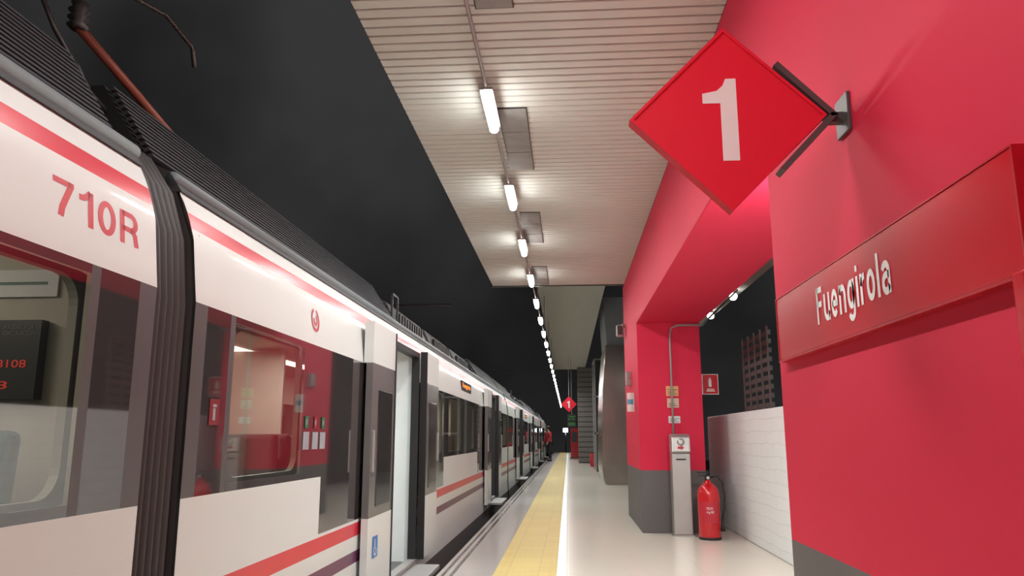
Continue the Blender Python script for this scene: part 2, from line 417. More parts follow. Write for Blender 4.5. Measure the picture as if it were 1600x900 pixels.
endp = [(-1.515,-.4),(-1.515,1.74),(-1.545,2.0),(-1.625,2.21),(-4.3,2.21),(-4.35,-.4)]
for a, b, m_ in ((.003,.03,M_BELL),(.03,.05,M_CREAM),(L-.05,L-.03,M_CREAM),(L-.03,L-.003,M_BELL)): prism('end_wall', endp, 'y', a, b, m_, car)
boxes('underframe', [(-4.0,-1.62,.3,L-.3,-.75,-.1)], M_BLACK, car)
boxes('inner_ceiling', [(-4.3,-1.66,.05,L-.05,2.13,2.17)], M_CREAM, car)
for xx in (-2.45, -3.6): boxes('interior_lamp', [(xx,xx+.15,.4,L-.4,2.11,2.13)], M_LED, car)
for d0, d1 in DOORS:
    boxes('partition', [(-2.2,-1.56,d0-.06,d0-.02,.02,2.1)], M_PART, car); boxes('partition', [(-2.2,-1.56,d1+.02,d1+.06,.02,2.1)], M_INT, car)
    boxes('partition', [(-4.3,-3.0,d1+.3,d1+.34,.02,2.1)], M_PART, car)
for a, b in WINS:
    V, F = [], []; r = .09; x1_, x2_ = a+.03, b-.03; z1_, z2_ = 1.02, 1.69
    inner = []
    for cx, cz, st in ((x2_-r,z2_-r,0),(x1_+r,z2_-r,90),(x1_+r,z1_+r,180),(x2_-r,z1_+r,270)):
        for q in range(7):
            an = math.radians(st+q*15); inner.append((cx+r*math.cos(an), cz+r*math.sin(an)))
    cxm, czm = (a+b)/2, 1.355; outer = []
    for u, v in inner:
        du, dv = u-cxm, v-czm; s = min(((b-a)/2)/max(abs(du),1e-6), .355/max(abs(dv),1e-6)); outer.append((cxm+du*s, czm+dv*s))
    N = len(inner)
    for u,v in outer: V.append((-1.515,u,v))
    for u,v in inner: V.append((-1.515,u,v))
    for u,v in inner: V.append((-1.545,u,v))
    mi = []
    for q in range(N):
        p2 = (q+1)%N
        F += [(q,p2,N+p2,N+q),(N+q,N+p2,2*N+p2,2*N+q)]; mi += [0,1]
    mesh('window_frame', V, F, [M_TGREY, M_FRAME], car, mi)
    mesh('window_glass', [(-1.5,a,1.0),(-1.5,b,1.0),(-1.5,b,1.71),(-1.5,a,1.71)], [(0,1,2,3)], M_GLASS, car)
def door_leaf(y0, y1, hinge):
    x0, x1 = -1.475, -1.425
    zz = [.04,.63,1.74,2.05]; mk = [0,6,0]
    V, F, mi = [], [], []
    for i in range(3):
        boxgeo((x0 - (.02 if zz[i+1]>1.8 else 0),x1,y0,y1,zz[i],zz[i+1]), V, F); mi += [mk[i]]*6
    dl = mesh('door_leaf', V, F, mats, car, mi)
    m_ = (y0+y1)/2
    boxes('door_window', [(x1-.002,x1+.006,m_-.18,m_+.27,.70,1.55)], M_DWIN, dl, .003)
    ye = y1 if hinge < 0 else y0
    boxes('door_edge_seal', [(x0-.01,x1+.008,ye-.012,ye+.012,.04,2.05)], M_BLACK, dl)
    boxes('door_handle', [(x1,x1+.02,(y0+.03 if hinge<0 else y1-.05),(y0+.05 if hinge<0 else y1-.03),.95,1.25)], M_GALV, dl, .004)
for a, b in DOORS:
    door_leaf(a-.80, a-.06, -1); door_leaf(b+.06, b+.80, 1)
    boxes('door_frame', [(-1.56,-1.485,a,a+.02,.02,2.03)], M_BLACK, car); boxes('door_frame', [(-1.56,-1.485,b-.03,b,.02,2.03)], M_BLACK, car); boxes('door_frame', [(-1.56,-1.485,a,b,1.98,2.03)], M_BLACK, car)
    boxes('door_step', [(-1.50,-1.24,a+.05,b-.05,-.03,.01)], M_GALV, car, .006)
    boxes('door_threshold', [(-1.56,-1.48,a,b,.02,.05)], M_GALV, car)
def fairing(y0, y1):
    V, F = [], []
    n = 12
    for k in range(n):
        t0 = k/n; t1 = (k+.55)/n
        xa, za = -1.76-.22*t0, 2.36+.34*t0; xb, zb_ = -1.76-.22*t1, 2.36+.34*t1
        q = len(V)
        pr = [(xa,za),(xa+.025,za+.008),(xb+.025,zb_+.008),(xb,zb_)]
        V += [(u,y0,v) for u,v in pr]+[(u,y1,v) for u,v in pr]
        F += [(q,q+1,q+2,q+3),(q+7,q+6,q+5,q+4)]+[(q+i,q+i+4,q+(i+1)%4+4,q+(i+1)%4) for i in range(4)]
    f = mesh('roof_fairing', V, F, M_RIB, car)
    prism('fairing_back', [(-1.77,2.35),(-1.99,2.70),(-2.05,2.70),(-2.05,2.35)], 'y', y0, y1, M_BLACK, f)
fairing(0.0, 4.5); fairing(11.8, L)
for y0 in (5.0, 7.2, 9.4):
    u = prism('roof_unit', [(-1.80,2.36),(-1.92,2.62),(-2.1,2.70),(-3.6,2.70),(-3.9,2.36)], 'y', y0, y0+1.9, M_ROOF, car, .02)
    comb = [(y0+.15,2.38)]
    for k in range(10): comb += [(y0+.2+.14*k,2.38),(y0+.2+.14*k,2.52),(y0+.27+.14*k,2.52),(y0+.27+.14*k,2.38)]
    comb += [(y0+1.7,2.38),(y0+1.7,2.36),(y0+.15,2.36)]
    prism('unit_louvre', comb, 'x', -1.85, -1.81, M_BLACK, u)
boxes('roof_bracket', [(-1.80,-1.78,4.7,4.72,2.36,2.66),(-1.80,-1.78,4.95,4.97,2.36,2.66),(-1.80,-1.78,4.7,4.97,2.64,2.66)], M_RIB, car)
def seat(y, x, f, M_, MH):
    s_ = boxes('seat', [(x-.22,x+.22,y-.22,y+.22,.42,.52)], M_, car, .03)
    yy = y - f*.22
    V = [(x-.22,yy-.05,.5),(x+.22,yy-.05,.5),(x+.22,yy+.05,.5),(x-.22,yy+.05,.5),
         (x-.19,yy-f*.10-.035,1.22),(x+.19,yy-f*.10-.035,1.22),(x+.19,yy-f*.10+.035,1.22),(x-.19,yy-f*.10+.035,1.22)]
    b_ = mesh('seat_back', V, [(0,3,2,1),(4,5,6,7),(0,1,5,4),(1,2,6,5),(2,3,7,6),(3,0,4,7)], M_, s_)
    md = b_.modifiers.new('bevel','BEVEL'); md.width=.03; md.segments=3
    boxes('headrest', [(x-.15,x+.15,yy-f*.11-.05,yy-f*.11+.05,1.06,1.2)], MH, s_, .02)
    boxes('seat_leg', [(x-.04,x+.04,y-.04,y+.04,.02,.42)], M_DSTEEL, s_)
for y, f in ((.5,1),(1.35,-1),(2.2,1),(6.1,1),(7.0,-1),(7.7,1),(8.6,-1),(9.3,1),(14.9,1),(15.7,-1)):
    for x in (-1.95, -2.42, -3.9): seat(y, x, f, M_SEAT if y > 14 else M_SEATG, M_SEAT if y > 14 else M_SEATH)
for y in (1.75, 14.5):
    tube('grab_pole', [(-2.75,y,.02),(-2.75,y,1.2),(-2.75,y,2.13)], .016, M_GALV, car)
tube('grab_rail', [(-2.3,.3,1.95),(-2.3,.9,1.95),(-2.3,1.2,1.85),(-2.3,1.4,1.6),(-2.3,1.45,1.3)], .014, M_GALV, car)
dd = boxes('destination_display', [(-1.56,-1.512,8.0,9.1,1.86,2.0)], M_BLACK, car)
text('display_text', 'Fuengirola', (-1.512,8.1,1.89), (0,1,0), (0,0,1), .85, .085, M_ORANGE, dd, .01, .003)
for y in (1.4, 3.2, 13.0, 14.9):
    lathe('wheel', [(.1,-.06),(.42,-.06),(.44,-.05),(.44,.05),(.42,.06),(.1,.06)], (-2.2,y,-.515), M_DSTEEL, car, 20, 'x')
cars = [car]
for yy in (19.57, 36.17, -13.63): cars.append(copy_tree(car, (0, yy, 0)))
for c_ in cars:
    for dy in (1.2, 4.0, 7.8, 12.2, 15.2):
        wy = c_.location.y+dy
        if wy < 0 or wy > 24: continue
        if abs(dy-4) < .1 or abs(dy-12.2) < .1: area((-2.9,wy,2.08), 42, .3, 1.2, (.88,1,1), .2)
        else: area((-2.9,wy,2.08), 19, .3, 1.2, (1,.95,.85), .2)
c1 = cars[3]; c1['label'] = 'white train car marked 710R in red letters'
lean = Vector((-.1154,0,1)).normalized()
lettering('car_number', '710R', (-1.5138, 2.085+13.63, 1.855), (0,1,0), lean, .465, .118, M_TXTR, c1, .16, .14, .0012)
V, F = [], []
def ring(cy, cz, r0, r1, a0, a1, n=24):
    q = len(V)
    for i in range(n+1):
        a = math.radians(a0+(a1-a0)*i/n)
        for r in (r0, r1):
            z = cz+r*math.sin(a); V.append((xprof(z)+.003, cy+r*math.cos(a), z))
    for i in range(n): F.append((q+2*i,q+2*i+1,q+2*i+3,q+2*i+2))
ring(4.5-2.97, 1.895, .054, .072, 110, 430)
ring(4.5-2.97, 1.895, .018, .036, -200, 60)
mesh('operator_roundel', V, F, M_TXTR, car)
def sticker_or_reflection(par, y, z, w, h, m_, x=-1.496, name='sticker_or_reflection'):
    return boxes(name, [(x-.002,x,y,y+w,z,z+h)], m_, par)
for y, mt in ((1.36,M_GREEN),(1.52,M_STKR),(1.66,M_GREEN)):  # reflections of platform wall signs, painted as small plates on the window band
    s_ = sticker_or_reflection(car, y, 1.13, .10, .10, M_STKW); sticker_or_reflection(s_, y+.02, 1.25, .06, .07, mt, -1.4955, 'pictogram')
    sticker_or_reflection(s_, y+.035, 1.27, .02, .03, M_STKW, -1.4950, 'pictogram')
s_ = sticker_or_reflection(car, .185, 1.25, .09, .11, M_STKR); sticker_or_reflection(s_, .215, 1.27, .022, .05, M_STKW, -1.4950, 'pictogram'); sticker_or_reflection(s_, .212, 1.325, .035, .012, M_STKW, -1.4950, 'pictogram')
s_ = sticker_or_reflection(car, 3.4-.66, .34, .15, .15, M_BLUE, -1.421)
V, F = [], []
for i in range(13):
    a = math.radians(-220+i*20)
    for r in (.026,.040): V.append((-1.4203, 2.815+r*math.cos(a), .39+r*math.sin(a)))
for i in range(12): F.append((2*i,2*i+1,2*i+3,2*i+2))
q = len(V); V += [(-1.4203,2.80,.40),(-1.4203,2.818,.40),(-1.4203,2.818,.47),(-1.4203,2.80,.47)]; F.append((q,q+1,q+2,q+3))
mesh('pictogram', V, F, M_PAPER, s_)
mesh('warning_triangle', [(-1.535,.03,2.00),(-1.525,.10,1.96),(-1.54,.06,2.04)], [(0,1,2)], M_YSTK, car)
# inside end wall of car 1: information screen and route strip
EY = L-.055
ip = boxes('information_screen', [(-2.40,-1.86,EY-.04,EY,1.33,1.61)], M_SCR, c1)
text('screen_text', 'AYUDAS A LA\nCIRCULACION', (-2.0,EY-.04,1.555), (1,0,0),(0,0,1), .12,.038, M_DIMT, ip, 0, .002)
text('screen_text', '1  8108', (-2.06,EY-.04,1.44), (1,0,0),(0,0,1), .16,.028, M_LEDRED, ip, .01, .002)
text('screen_text', '08 3', (-2.12,EY-.04,1.365), (1,0,0),(0,0,1), .16,.028, M_LEDRED, ip, .01, .002)
rm = boxes('route_strip', [(-2.6,-1.84,EY-.006,EY,1.70,1.80)], M_TXT, c1)
boxes('route_line', [(-2.6,-1.88,EY-.008,EY-.006,1.745,1.755)], M_GREEN, rm)
s_ = sticker_or_reflection(c1, 13.63+1.88, 1.07, .09, .10, M_LBLUE); sticker_or_reflection(s_, 13.63+1.90, 1.10, .05, .03, M_STKW, -1.4950, 'pictogram')
def bellows(y0):
    prof = [(-1.55,-.4),(-1.55,1.0),(-1.55,1.72),(-1.575,1.98),(-1.64,2.18),(-1.74,2.33),(-1.95,2.43),(-2.3,2.47),(-4.2,2.47)]
    e = empty('gangway_bellows', (0,y0,0), 'black pleated rubber gangway bellows between two train cars', 'gangway bellows', 'bellows joining the train cars')
    V, F = [], []; n = 48
    for i in range(n+1):
        t = i/n; d = .022*abs(math.sin(t*math.pi*6))
        for k, (x, z) in enumerate(prof):
            nx, nz2 = ((1,0) if k < 3 else (.85,.5) if k < 5 else (.5,.85) if k < 7 else (0,1))
            V.append((x+nx*d, .005+.29*t, z+nz2*d))
    m_ = len(prof)
    for i in range(n):
        for k in range(m_-1): F.append((i*m_+k,(i+1)*m_+k,(i+1)*m_+k+1,i*m_+k+1))
    mesh('pleated_skin', V, F, M_BELL, e, smooth=True)
    return e
for y0 in (2.67, 19.27, 35.87): bellows(y0)
pg = tube('pantograph_arm', [(-2.35,.29,3.16),(-2.25,.64,2.98),(-2.12,1.10,2.74)], .024, M_RUST, car)
tube('arm_rod', [(-2.45,.10,3.3),(-2.40,.2,3.10),(-2.30,.45,2.80),(-2.25,.55,2.45)], .012, M_DSTEEL, pg)
lathe('insulator', [(.03,0),(.05,.02),(.03,.04),(.05,.06),(.03,.08),(.05,.10),(.03,.12),(.04,.14)], (-2.35,.29,3.14), M_DSTEEL, pg)
tube('conductor_hook', [(-2.3,.25,3.38),(-2.22,.42,3.42),(-2.1,.62,3.40),(-2.03,.78,3.30),(-2.03,.82,3.20)], .012, M_DSTEEL, pg)
for dx in (0,-.12):
    rc = tube('roof_cable', [(-1.9+dx,2.5,2.52),(-1.95+dx,2.72,2.66),(-2.0+dx,2.87,2.63),(-1.95+dx,3.1,2.52)], .016, M_BLACK)
    tag(rc, 'thick black cable looping over the gap between train roofs', 'cable', 'roof cables between train cars')
for x in (-2.2, -3.7):
    r_ = boxes('rail', [(x-.035,x+.035,-14,90,-1.0,-.96),(x-.01,x+.01,-14,90,-1.08,-1.0),(x-.06,x+.06,-14,90,-1.1,-1.08)], M_RAIL)
    tag(r_, 'steel running rail on dark ballast', 'rail', 'track rails')
for k, y in enumerate((15.0, 31.0, 47.0)):
    e = empty('catenary_mast', (-5.6, y, -1.1), 'dark steel overhead line mast with side arm', 'catenary mast', 'overhead line masts')
    boxes('mast_post', [(-.1,.1,-.1,.1,0,5.2)], M_CABLE, e)
    tube('cantilever_arm', [(.1,0,4.4),(1.6,0,4.9),(3.3,0,4.9)], .020, M_DSTEEL, e)

# ------------------------------------------------------------------ diamond platform sign
def diamond(loc, wallmount=True):
    e = empty('platform_sign', loc, 'red diamond sign with white number 1 on %s' % ('dark wall bracket' if wallmount else 'hanging rod'), 'sign')
    d = .32
    sq = [(d,0),(0,d),(-d,0),(0,-d)]
    prism('sign_panel', sq, 'y', -.012, .035, M_DIAM, e)
    V = []; F = []
    for s, yy in ((1,-.018),(.955,-.018),(.955,-.012),(1,.037)):
        V += [(a*s,yy,b*s) for a,b in [(u*1.005,v*1.005) for u,v in sq]]
    for i in range(4):
        j = (i+1)%4
        F += [(i,j,4+j,4+i),(4+i,4+j,8+j,8+i),(i,12+i,12+j,j)]
    r = mesh('sign_rim', V, F, M_DIAM, e); recalc(r)
    one = [(.000,-.144),(.054,-.144),(.054,.144),(.020,.144),(.010,.120),(-.010,.102),(-.058,.093),(-.058,.058),(.000,.058)]
    prism('number_one', [(a-.020,b-.006) for a,b in one], 'y', -.0135, -.008, M_TXT, e)
    if wallmount:
        V, F = [], []
        t = .019
        for sgn in (1,-1):
            p0 = Vector((d+.01,0)); p1 = Vector((d*.47+.01, sgn*d*.56)); dr = (p1-p0).normalized(); nn = Vector((dr.y,-dr.x))*sgn
            if nn.x < 0: nn = -nn
            pr = [p0-dr*.01, p1, p1+nn*t, p0+nn*t-dr*.02]
            q = len(V); V += [(a.x,-.02,a.y) for a in pr]+[(a.x,.05,a.y) for a in pr]
            F += [(q,q+1,q+2,q+3),(q+7,q+6,q+5,q+4)]+[(q+i,q+i+4,q+(i+1)%4+4,q+(i+1)%4) for i in range(4)]
        b_ = mesh('bracket', V, F, M_BRKT, e); recalc(b_)
        boxes('bracket_arm', [(d+.02,XW-loc[0],.0,.03,-.02,.015)], M_BRKT, e)
        boxes('wall_plate', [(XW-loc[0]-.012,XW-loc[0],-.04,.07,-.06,.07)], M_BRKT, e, .002)
    else:
        boxes('hanging_rod', [(-.01,.01,.01,.03,d-.02,4.5-loc[2])], M_GALV, e)
    return e
diamond((.54,2.45,2.24)); diamond((.04,32.0,2.53), False)

# ------------------------------------------------------------------ station name sign
e = empty('station_name_sign', (XW,2.4,1.517), 'long glossy red wall sign reading Fuengirola in white', 'sign')
boxes('sign_body', [(-.03,0,-.86,.93,0,.260)], M_SIGN, e, .003)
boxes('sign_rail', [(-.032,0,-.86,.93,-.007,.0),(-.032,0,-.86,.93,.260,.264),(-.032,0,-.866,-.86,-.007,.264),(-.032,0,.93,.935,-.007,.264)], M_SIGNR, e)
lettering('sign_lettering', 'Fuengirola', (-.0305,.400,.078), (0,-1,0), (0,0,1), .64, .130, M_TXT, e, .16, .15, .0008)
e = empty('notice_case', (XW,1.0,.3), 'red framed wall notice case with small round lock', 'notice board')
boxes('case_frame', [(-.05,0,.515,.56,0,1.22),(-.05,0,-.6,-.555,0,1.22),(-.05,0,-.555,.515,1.175,1.22),(-.05,0,-.555,.515,0,.045)], M_SIGN, e, .006)
boxes('case_panel', [(-.035,0,-.555,.515,.045,1.175)], M_SIGNR, e)
boxes('notice_sheet', [(-.038,-.035,-.45,.42,.15,1.05)], M_PAPER, e)
lathe('lock', [(.012,-.012),(.012,.0)], (-.05,.535,.70), M_GALV, e, 14, 'x')

# ------------------------------------------------------------------ ticket validator
e = empty('ticket_validator', (1.40,10.05,0), 'stainless steel ticket validator post beside the red pillar', 'ticket validator')
boxes('post_body', [(-.115,.115,-.1,.1,.02,1.0)], M_STEEL, e, .01)
prism('reader_head', [(-.1,1.0),(-.125,1.02),(-.11,1.2),(-.06,1.24),(.1,1.24),(.1,1.0)], 'x', -.118, .118, M_STEEL, e, .01)
V = [(-.09,-.128,1.03),(.09,-.128,1.03),(.09,-.115,1.19),(-.09,-.115,1.19)]
mesh('reader_face', V, [(0,1,2,3)], M_PAPER, e)
lathe('reader_target', [(.045,-.012),(.045,.0)], (0,-.122,1.14), M_STEEL, e, 20, 'y')
lathe('reader_ring', [(.030,-.014),(.030,-.01)], (0,-.124,1.14), M_PAPER, e, 20, 'y')
mesh('arrow_mark', [(-.04,-.131,1.085),(.0,-.131,1.085),(0,-.131,1.10),(.04,-.131,1.07),(0,-.131,1.04),(0,-.131,1.055),(-.04,-.131,1.055)], [(0,1,5,6),(2,1,5,4),(2,4,3)], M_TXTR, e)
boxes('ticket_slot', [(-.06,.06,-.12,-.1,.92,.935)], M_BLACK, e)
boxes('base_plate', [(-.13,.13,-.11,.11,0,.02)], M_STEEL, e)

# ------------------------------------------------------------------ fire extinguisher
e = empty('fire_extinguisher', (1.68,9.75,0), 'red fire extinguisher with black hose standing by the pillar', 'fire extinguisher')
lathe('cylinder', [(.07,.0),(.12,.01),(.13,.03),(.13,.52),(.118,.58),(.085,.63),(.035,.66),(.035,.69)], (0,0,.0), M_RED, e, 28)
lathe('base_ring', [(.133,.0),(.133,.03)], (0,0,0), M_BLACK, e, 28)
boxes('valve', [(-.03,.03,-.03,.03,.69,.74)], M_BLACK, e, .006)
boxes('lever', [(-.12,.02,-.012,.012,.765,.785)], M_BLACK, e, .004); boxes('lever', [(-.11,.02,-.012,.012,.735,.748)], M_BLACK, e, .004)
lathe('pressure_gauge', [(.018,-.045),(.018,-.03)], (0,0,.715), M_PAPER, e, 14, 'y')
tube('hose', [(.03,0,.72),(.11,-.02,.74),(.17,-.03,.66),(.19,-.03,.5),(.18,-.04,.36),(.15,-.06,.26)], .013, M_BLACK, e)
tube('nozzle', [(.15,-.06,.27),(.145,-.07,.16),(.14,-.075,.10)], [.015,.02,.026], M_BLACK, e)
V, F = [], []
for i in range(9):
    a = math.radians(-150+i*12.5)
    for z in (.2,.44): V.append((.132*math.cos(a), .132*math.sin(a), z))
for i in range(8): F.append((2*i,2*i+2,2*i+3,2*i+1))
mesh('label', V, F, M_TXTR, e)
text('label_text', 'POLVO\n6 kg ABC', (-.05,-.134,.30), (1,0,0),(0,0,1), .09,.08, M_TXT, e, 0, .001)

e = empty('extinguisher_sign', (1.76,10.5,1.76), 'square red and white fire extinguisher sign beside the pillar', 'sign')
boxes('sign_plate', [(0,.25,0,.008,0,.27)], M_TXT, e)
boxes('red_field', [(.045,.242,-.003,0,.008,.262)], M_RED, e)
lathe('pictogram_bottle', [(.02,0),(.022,.01),(.022,.09),(.01,.11),(.01,.125)], (.14,-.001,.1), M_TXT, e, 12)
boxes('pictogram_text', [(.09,.20,-.006,-.003,.04,.055),(.10,.19,-.006,-.003,.065,.075)], M_TXT, e)
def notice(x, z, w, h, m_, label, lines=3):
    e = empty('wall_notice', (x,10.3,z), label, 'notice')
    boxes('notice_plate', [(0,w,-.006,0,0,h)], m_, e)
    boxes('notice_print', [(w*.12,w*(.88-.2*(i%2)),-.008,-.006,h*(.15+.22*i),h*(.15+.22*i)+h*.07) for i in range(lines)], M_DSTEEL, e)
notice(1.29,1.73,.16,.13,M_YSTK,'small orange notice on the red pillar',3)
notice(1.30,1.58,.15,.12,mat('sticker_beige',(.70,.52,.38),.5),'beige and orange notice on the red pillar',2)
notice(1.31,1.38,.15,.09,M_PAPER,'small white notice on the red pillar',3)
cd = tube('wall_conduit', [(1.36,10.26,1.22),(1.36,10.26,2.3),(1.36,10.26,2.52),(1.38,10.26,2.62),(1.45,10.26,2.66),(1.60,10.26,2.665),(1.80,10.3,2.665),(2.05,10.8,2.9),(2.53,11.4,3.34)], .014, M_GALV)
tag(cd, 'thin grey conduit running up the red pillar', 'conduit')
e = empty('projecting_sign', (XW,11.2,1.55), 'small white and pale blue projecting sign on the pillar', 'sign')
boxes('sign_box', [(-.10,0,-.25,-.20,0,.26)], M_PAPER, e, .004); boxes('sign_stripe', [(-.10,-.02,-.253,-.25,.10,.17)], M_LBLUE, e)
e = empty('call_point', (XW+.004,11.5,1.95), 'grey wall call point box on the pillar', 'call point')
boxes('box', [(-.07,0,-.1,.1,0,.2)], M_GALV, e, .008); boxes('button', [(-.03,-.02,-.105,-.1,.08,.12)], M_RED, e)
e = empty('loudspeaker', (XW,12.3,2.86), 'small grey loudspeaker box mounted on the wall', 'loudspeaker')
boxes('speaker_mount', [(-.05,0,-.03,.03,.05,.12)], M_GALV, e)
boxes('speaker_box', [(-.14,-.03,-.08,.08,-.08,.10)], M_SEATH, e, .015); boxes('speaker_grille', [(-.125,-.045,-.088,-.08,-.06,.08)], M_DSTEEL, e)
e = empty('lattice_screen', (2.15,8.85,1.5), 'dark brown metal lattice screen above the white wall', 'screen')
for k in range(9): boxes('lattice_slat', [(-.03,.0,-.60,.60,.01+.095*k,.06+.095*k)], M_LATT, e)
for k in range(5): boxes('lattice_post', [(-.045,-.03,-.60+.29*k,-.565+.29*k,0,.86)], M_LATT, e)
sr = boxes('ceiling_recess', [(2.42,2.70,4,30,3.4,3.46)], M_CEIL2); struct(sr, 'narrow pale canopy beyond the wall', 'ceiling')
pst = boxes('canopy_post', [(2.6,2.7,29.5,29.6,0,3.4)], M_GALV); tag(pst, 'slim grey post holding up the narrow canopy', 'post')
e = empty('spot_lamp', (2.53,11.7,3.3), 'small bright white lamp under the narrow canopy', 'lamp', 'small lamps beyond the wall')
lathe('lamp_bulb', [(.02,-.07),(.05,-.05),(.06,0),(.05,.05),(.02,.07)], (0,0,0), M_SPOT, e, 16, 'y'); boxes('lamp_base', [(-.03,.03,-.05,.05,.05,.1)], M_GALV, e)
copy_tree(e, (2.53,13.6,3.3))
for y in (7.7,11.7): area((2.45,y,3.3), 8, .1, .2)
e = empty('added_fill_lamp', (1.42,4.15,2.7), 'added unseen strip lamp brightening the recess wall', 'lamp')  # added lamp, hidden behind the near wall, to brighten the recess
boxes('fill_lamp_case', [(-.06,.06,-.32,.32,-.04,0)], M_GALV, e, .005); boxes('fill_lamp_lens', [(-.045,.045,-.3,.3,-.05,-.04)], M_SPOT, e)
ld = bpy.data.lights.new('tube_or_fill_light','AREA'); ld.shape='RECTANGLE'; ld.size=.1; ld.size_y=.6; ld.energy=150; ld.specular_factor=.3; ld.color=(.97,.99,1)  # fill light of the added lamp, aimed along the recess
lo = bpy.data.objects.new('tube_or_fill_light', ld); lo.location=(1.42,4.2,2.63); lo.rotation_euler=(math.radians(38),0,0); COL.objects.link(lo)
# ------------------------------------------------------------------ far platform objects
e = empty('steel_cabinet', (1.2,20.4,0), 'tall slanted brushed steel clad enclosure on the platform', 'steel enclosure')
pl = [(.38,0),(.38,3.6),(-.18,3.6),(-.27,2.6),(-.32,1.6),(-.34,.8),(-.335,.35),(-.31,.15),(-.26,.04),(-.18,0)]
prism('cladding', pl, 'y', 0, 3, M_STEELD, e, .01)
prism('upper_duct', [(-.15,3.6),(.38,3.6),(.38,4.9),(-.22,4.9)], 'y', .1, 2.9, M_DUCT, e)
e = empty('glass_lift_shaft', (1.1,28,0), 'glazed lift shaft with grey steel frame', 'lift shaft')
boxes('shaft_frame', [(-.15,-.1,0,.05,0,4.0),(.4,.45,0,.05,0,4.0),(-.15,-.1,2,2.05,0,4),(-.15,.45,0,.05,1.3,1.36),(-.15,.45,0,.05,2.6,2.66),(-.15,.45,0,.05,3.94,4),(-.15,-.1,0,2,3.94,4)], M_GALV, e)
boxes('shaft_glass', [(-.1,.4,.02,.03,0,3.94)], M_TDARK, e)
e = empty('tiled_pillar', (.9,37.2,0), 'grey ribbed pillar carrying the far canopy', 'pillar')
boxes('pillar_core', [(-.42,.45,0,1,0,4.5)], M_DSTEEL, e)
for k in range(19): boxes('pillar_block', [(-.44,.47,-.03,.0,.05+.235*k,.25+.235*k)], M_TILE, e, .01)
e = empty('departure_board', (.15,33,1.6), 'black hanging departure board with green text', 'display board')
boxes('board_case', [(-.18,.18,0,.1,0,.56)], M_BLACK, e, .01)
text('board_text', 'C1 MALAGA\nVIA 1  07:20', (-.15,0,.3),(1,0,0),(0,0,1), .3,.2, M_LEDGRN, e, .01)
text('board_text', 'CENTRO', (-.15,0,.08),(1,0,0),(0,0,1), .3,.12, M_LEDGRN, e, .01)
boxes('board_rod', [(-.01,.01,.04,.06,.55,2.91)], M_GALV, e)
e = empty('information_totem', (.35,45,0), 'red information totem with dark face panel', 'information totem')
boxes('totem_body', [(-.22,.22,0,.15,.05,1.7)], M_RED, e, .01); boxes('totem_base', [(-.26,.26,-.03,.18,0,.05)], M_DSTEEL, e)
boxes('totem_panel', [(-.15,.15,-.005,0,.9,1.5)], M_DSTEEL, e)
e = empty('litter_bin', (1.05,33,0), 'small red litter bin standing by the platform wall', 'litter bin')
lathe('bin_body', [(.13,0),(.16,.05),(.17,.55)], (0,0,0), M_JACK, e); lathe('bin_rim', [(.18,.55),(.18,.6),(.12,.6)], (0,0,0), M_DSTEEL, e)
e = empty('street_lamp', (-.25,72,-1.1), 'tall street lamp with bright white head', 'street lamp')
tube('lamp_post', [(0,0,0),(0,0,1.5),(0,0,2.9)], .05, M_DSTEEL, e); boxes('lamp_head', [(-.22,.22,-.15,.15,2.75,3.1)], mat('far_lamp', (1,1,1), .5, emit=(.85,.95,1), estr=12), e)
fg = boxes('ground_far', [(-14,14,62.02,120,-1.3,-1.1)], M_BALL); struct(fg)

# ------------------------------------------------------------------ person
def skinmesh(name, pts, edges, rad, m_, parent, root=0, sub=2):
    me = bpy.data.meshes.new(name); me.from_pydata(pts, edges, [])
    o = bpy.data.objects.new(name, me); COL.objects.link(o)
    o.modifiers.new('skin','SKIN')
    if not me.skin_vertices: 
        bpy.context.view_layer.objects.active = o
        bpy.ops.object.modifier_remove(modifier='skin'); bpy.ops.object.modifier_add(type='SKIN')
    for i, r in enumerate(rad): me.skin_vertices[0].data[i].radius = (r, r) if not isinstance(r, tuple) else r
    me.skin_vertices[0].data[root].use_root = True
    sb = o.modifiers.new('sub','SUBSURF'); sb.levels = sub; sb.render_levels = sub
    dg = bpy.context.evaluated_depsgraph_get(); m2 = bpy.data.meshes.new_from_object(o.evaluated_get(dg))
    bpy.data.objects.remove(o)
    m2.materials.clear(); m2.materials.append(m_); m2.name = name
    for f in m2.polygons: f.use_smooth = True
    return add(name, m2, parent)
e = empty('person', (-.98,40,0), 'person in red jacket and dark trousers standing by train', 'person')
e.rotation_euler = (0,0,math.radians(-60))
P = {'pel':(0,0,.95),'sp':(0,-.01,1.15),'ch':(0,-.04,1.36),'nk':(0,-.06,1.49),'hb':(0,-.08,1.57),'hd':(0,-.09,1.65),'tp':(0,-.08,1.73)}
R = {'pel':.13,'sp':.12,'ch':.14,'nk':.055,'hb':.075,'hd':.09,'tp':.06}
for s, sd in ((-1,'r'),(1,'l')):
    P.update({'sh'+sd:(s*.18,-.05,1.41),'el'+sd:(s*.24,-.06,1.14),'wr'+sd:(s*.22,-.2,.94),'pa'+sd:(s*.215,-.24,.88),
              'hp'+sd:(s*.09,0,.88),'kn'+sd:(s*.11,-.05 if s>0 else .02,.49),'an'+sd:(s*.12,.02 if s>0 else .14,.09),'to'+sd:(s*.13,-.12 if s>0 else .0,.045)})
    R.update({'sh'+sd:.06,'el'+sd:.045,'wr'+sd:.03,'pa'+sd:.032,'hp'+sd:.09,'kn'+sd:.06,'an'+sd:.04,'to'+sd:.035})
E = [('pel','sp'),('sp','ch'),('ch','nk'),('nk','hb'),('hb','hd'),('hd','tp')]
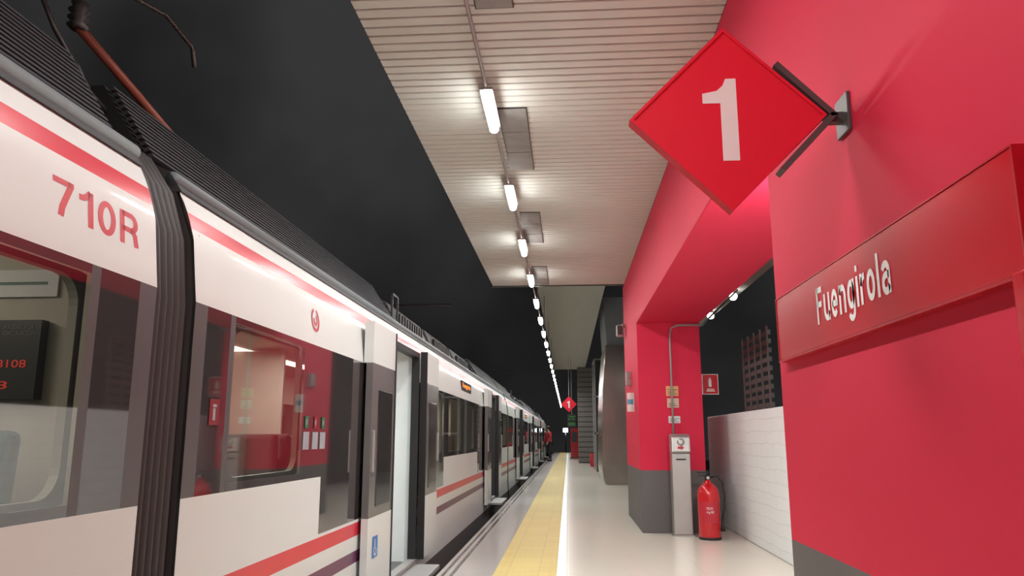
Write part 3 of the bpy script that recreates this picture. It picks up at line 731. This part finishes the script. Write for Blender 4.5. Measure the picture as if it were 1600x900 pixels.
for sd in 'rl': E += [('ch','sh'+sd),('sh'+sd,'el'+sd),('el'+sd,'wr'+sd),('wr'+sd,'pa'+sd),('pel','hp'+sd),('hp'+sd,'kn'+sd),('kn'+sd,'an'+sd),('an'+sd,'to'+sd)]
for s, sd in ((-1,'r'),(1,'l')):
    for k in range(4):
        q = P['pa'+sd]; n1, n2 = f'f{k}a{sd}', f'f{k}b{sd}'
        P[n1] = (q[0]-.0+s*.004, q[1]-.03+.02*k, q[2]-.045); P[n2] = (q[0]-s*.012, q[1]-.035+.02*k, q[2]-.085+abs(k-1.5)*.006)
        R[n1] = .009; R[n2] = .008; E += [('pa'+sd,n1),(n1,n2)]
    q = P['pa'+sd]; P['t'+sd] = (q[0]-s*.02, q[1]-.055, q[2]-.01); R['t'+sd] = .010; E.append(('pa'+sd,'t'+sd))
ks = list(P)
skinmesh('body', [P[k] for k in ks], [(ks.index(a),ks.index(b)) for a,b in E], [R[k] for k in ks], M_SKIN, e)
def sub(keys, grow, name, m_):
    kk = [k for k in ks if k in keys]
    return skinmesh(name, [P[k] for k in kk], [(kk.index(a),kk.index(b)) for a,b in E if a in kk and b in kk], [R[k]+grow for k in kk], m_, e)
sub(['pel','sp','ch','shr','elr','wrr','shl','ell','wrl'], .022, 'jacket', M_JACK)
sub(['pel','hpr','knr','anr','hpl','knl','anl'], .02, 'trousers', M_TROU)
for sd in 'rl':
    q = P['an'+sd]; boxes('shoe', [(q[0]-.045,q[0]+.055,q[1]-.19,q[1]+.06,0,.09)], M_BLACK, e, .03)
lathe('hair', [(.02,.115),(.06,.105),(.09,.07),(.103,.02),(.10,-.03),(.085,-.06)], (0,-.068,1.66), M_HAIR, e, 20)
for s in (-1,1): lathe('eye', [(.003,-.006),(.010,0),(.003,.006)], (s*.032,-.172,1.655), M_TXT, e, 8, 'y')
mesh('nose', [(-.014,-.17,1.61),(.014,-.17,1.61),(0,-.2,1.615),(0,-.172,1.66)], [(0,1,2),(0,2,3),(1,3,2),(0,3,1)], M_SKIN, e)

# ------------------------------------------------------------------ world + camera
w = bpy.data.worlds.new('night'); S.world = w; w.use_nodes = True
nt = w.node_tree; bg = nt.nodes['Background']
sky = nt.nodes.new('ShaderNodeTexNoise'); sky.inputs['Scale'].default_value = 2.2; sky.inputs['Detail'].default_value = 4
tc = nt.nodes.new('ShaderNodeTexCoord'); nt.links.new(tc.outputs['Generated'], sky.inputs['Vector'])
cr_ = nt.nodes.new('ShaderNodeValToRGB'); cr_.color_ramp.elements[0].position=.36; cr_.color_ramp.elements[0].color=(.008,.008,.008,1); cr_.color_ramp.elements[1].position=.66; cr_.color_ramp.elements[1].color=(.038,.037,.038,1)
nt.links.new(sky.outputs['Fac'], cr_.inputs[0]); nt.links.new(cr_.outputs[0], bg.inputs['Color']); bg.inputs['Strength'].default_value = 1

cam = bpy.data.cameras.new('camera'); cam.lens = 27; cam.sensor_width = 36; cam.clip_end = 300; cam.clip_start = .05
co = bpy.data.objects.new('camera', cam); COL.objects.link(co)
co.location = (0,0,1.2)
co.rotation_euler = (math.radians(90+10.99), 0, math.radians(4.12))
S.camera = co
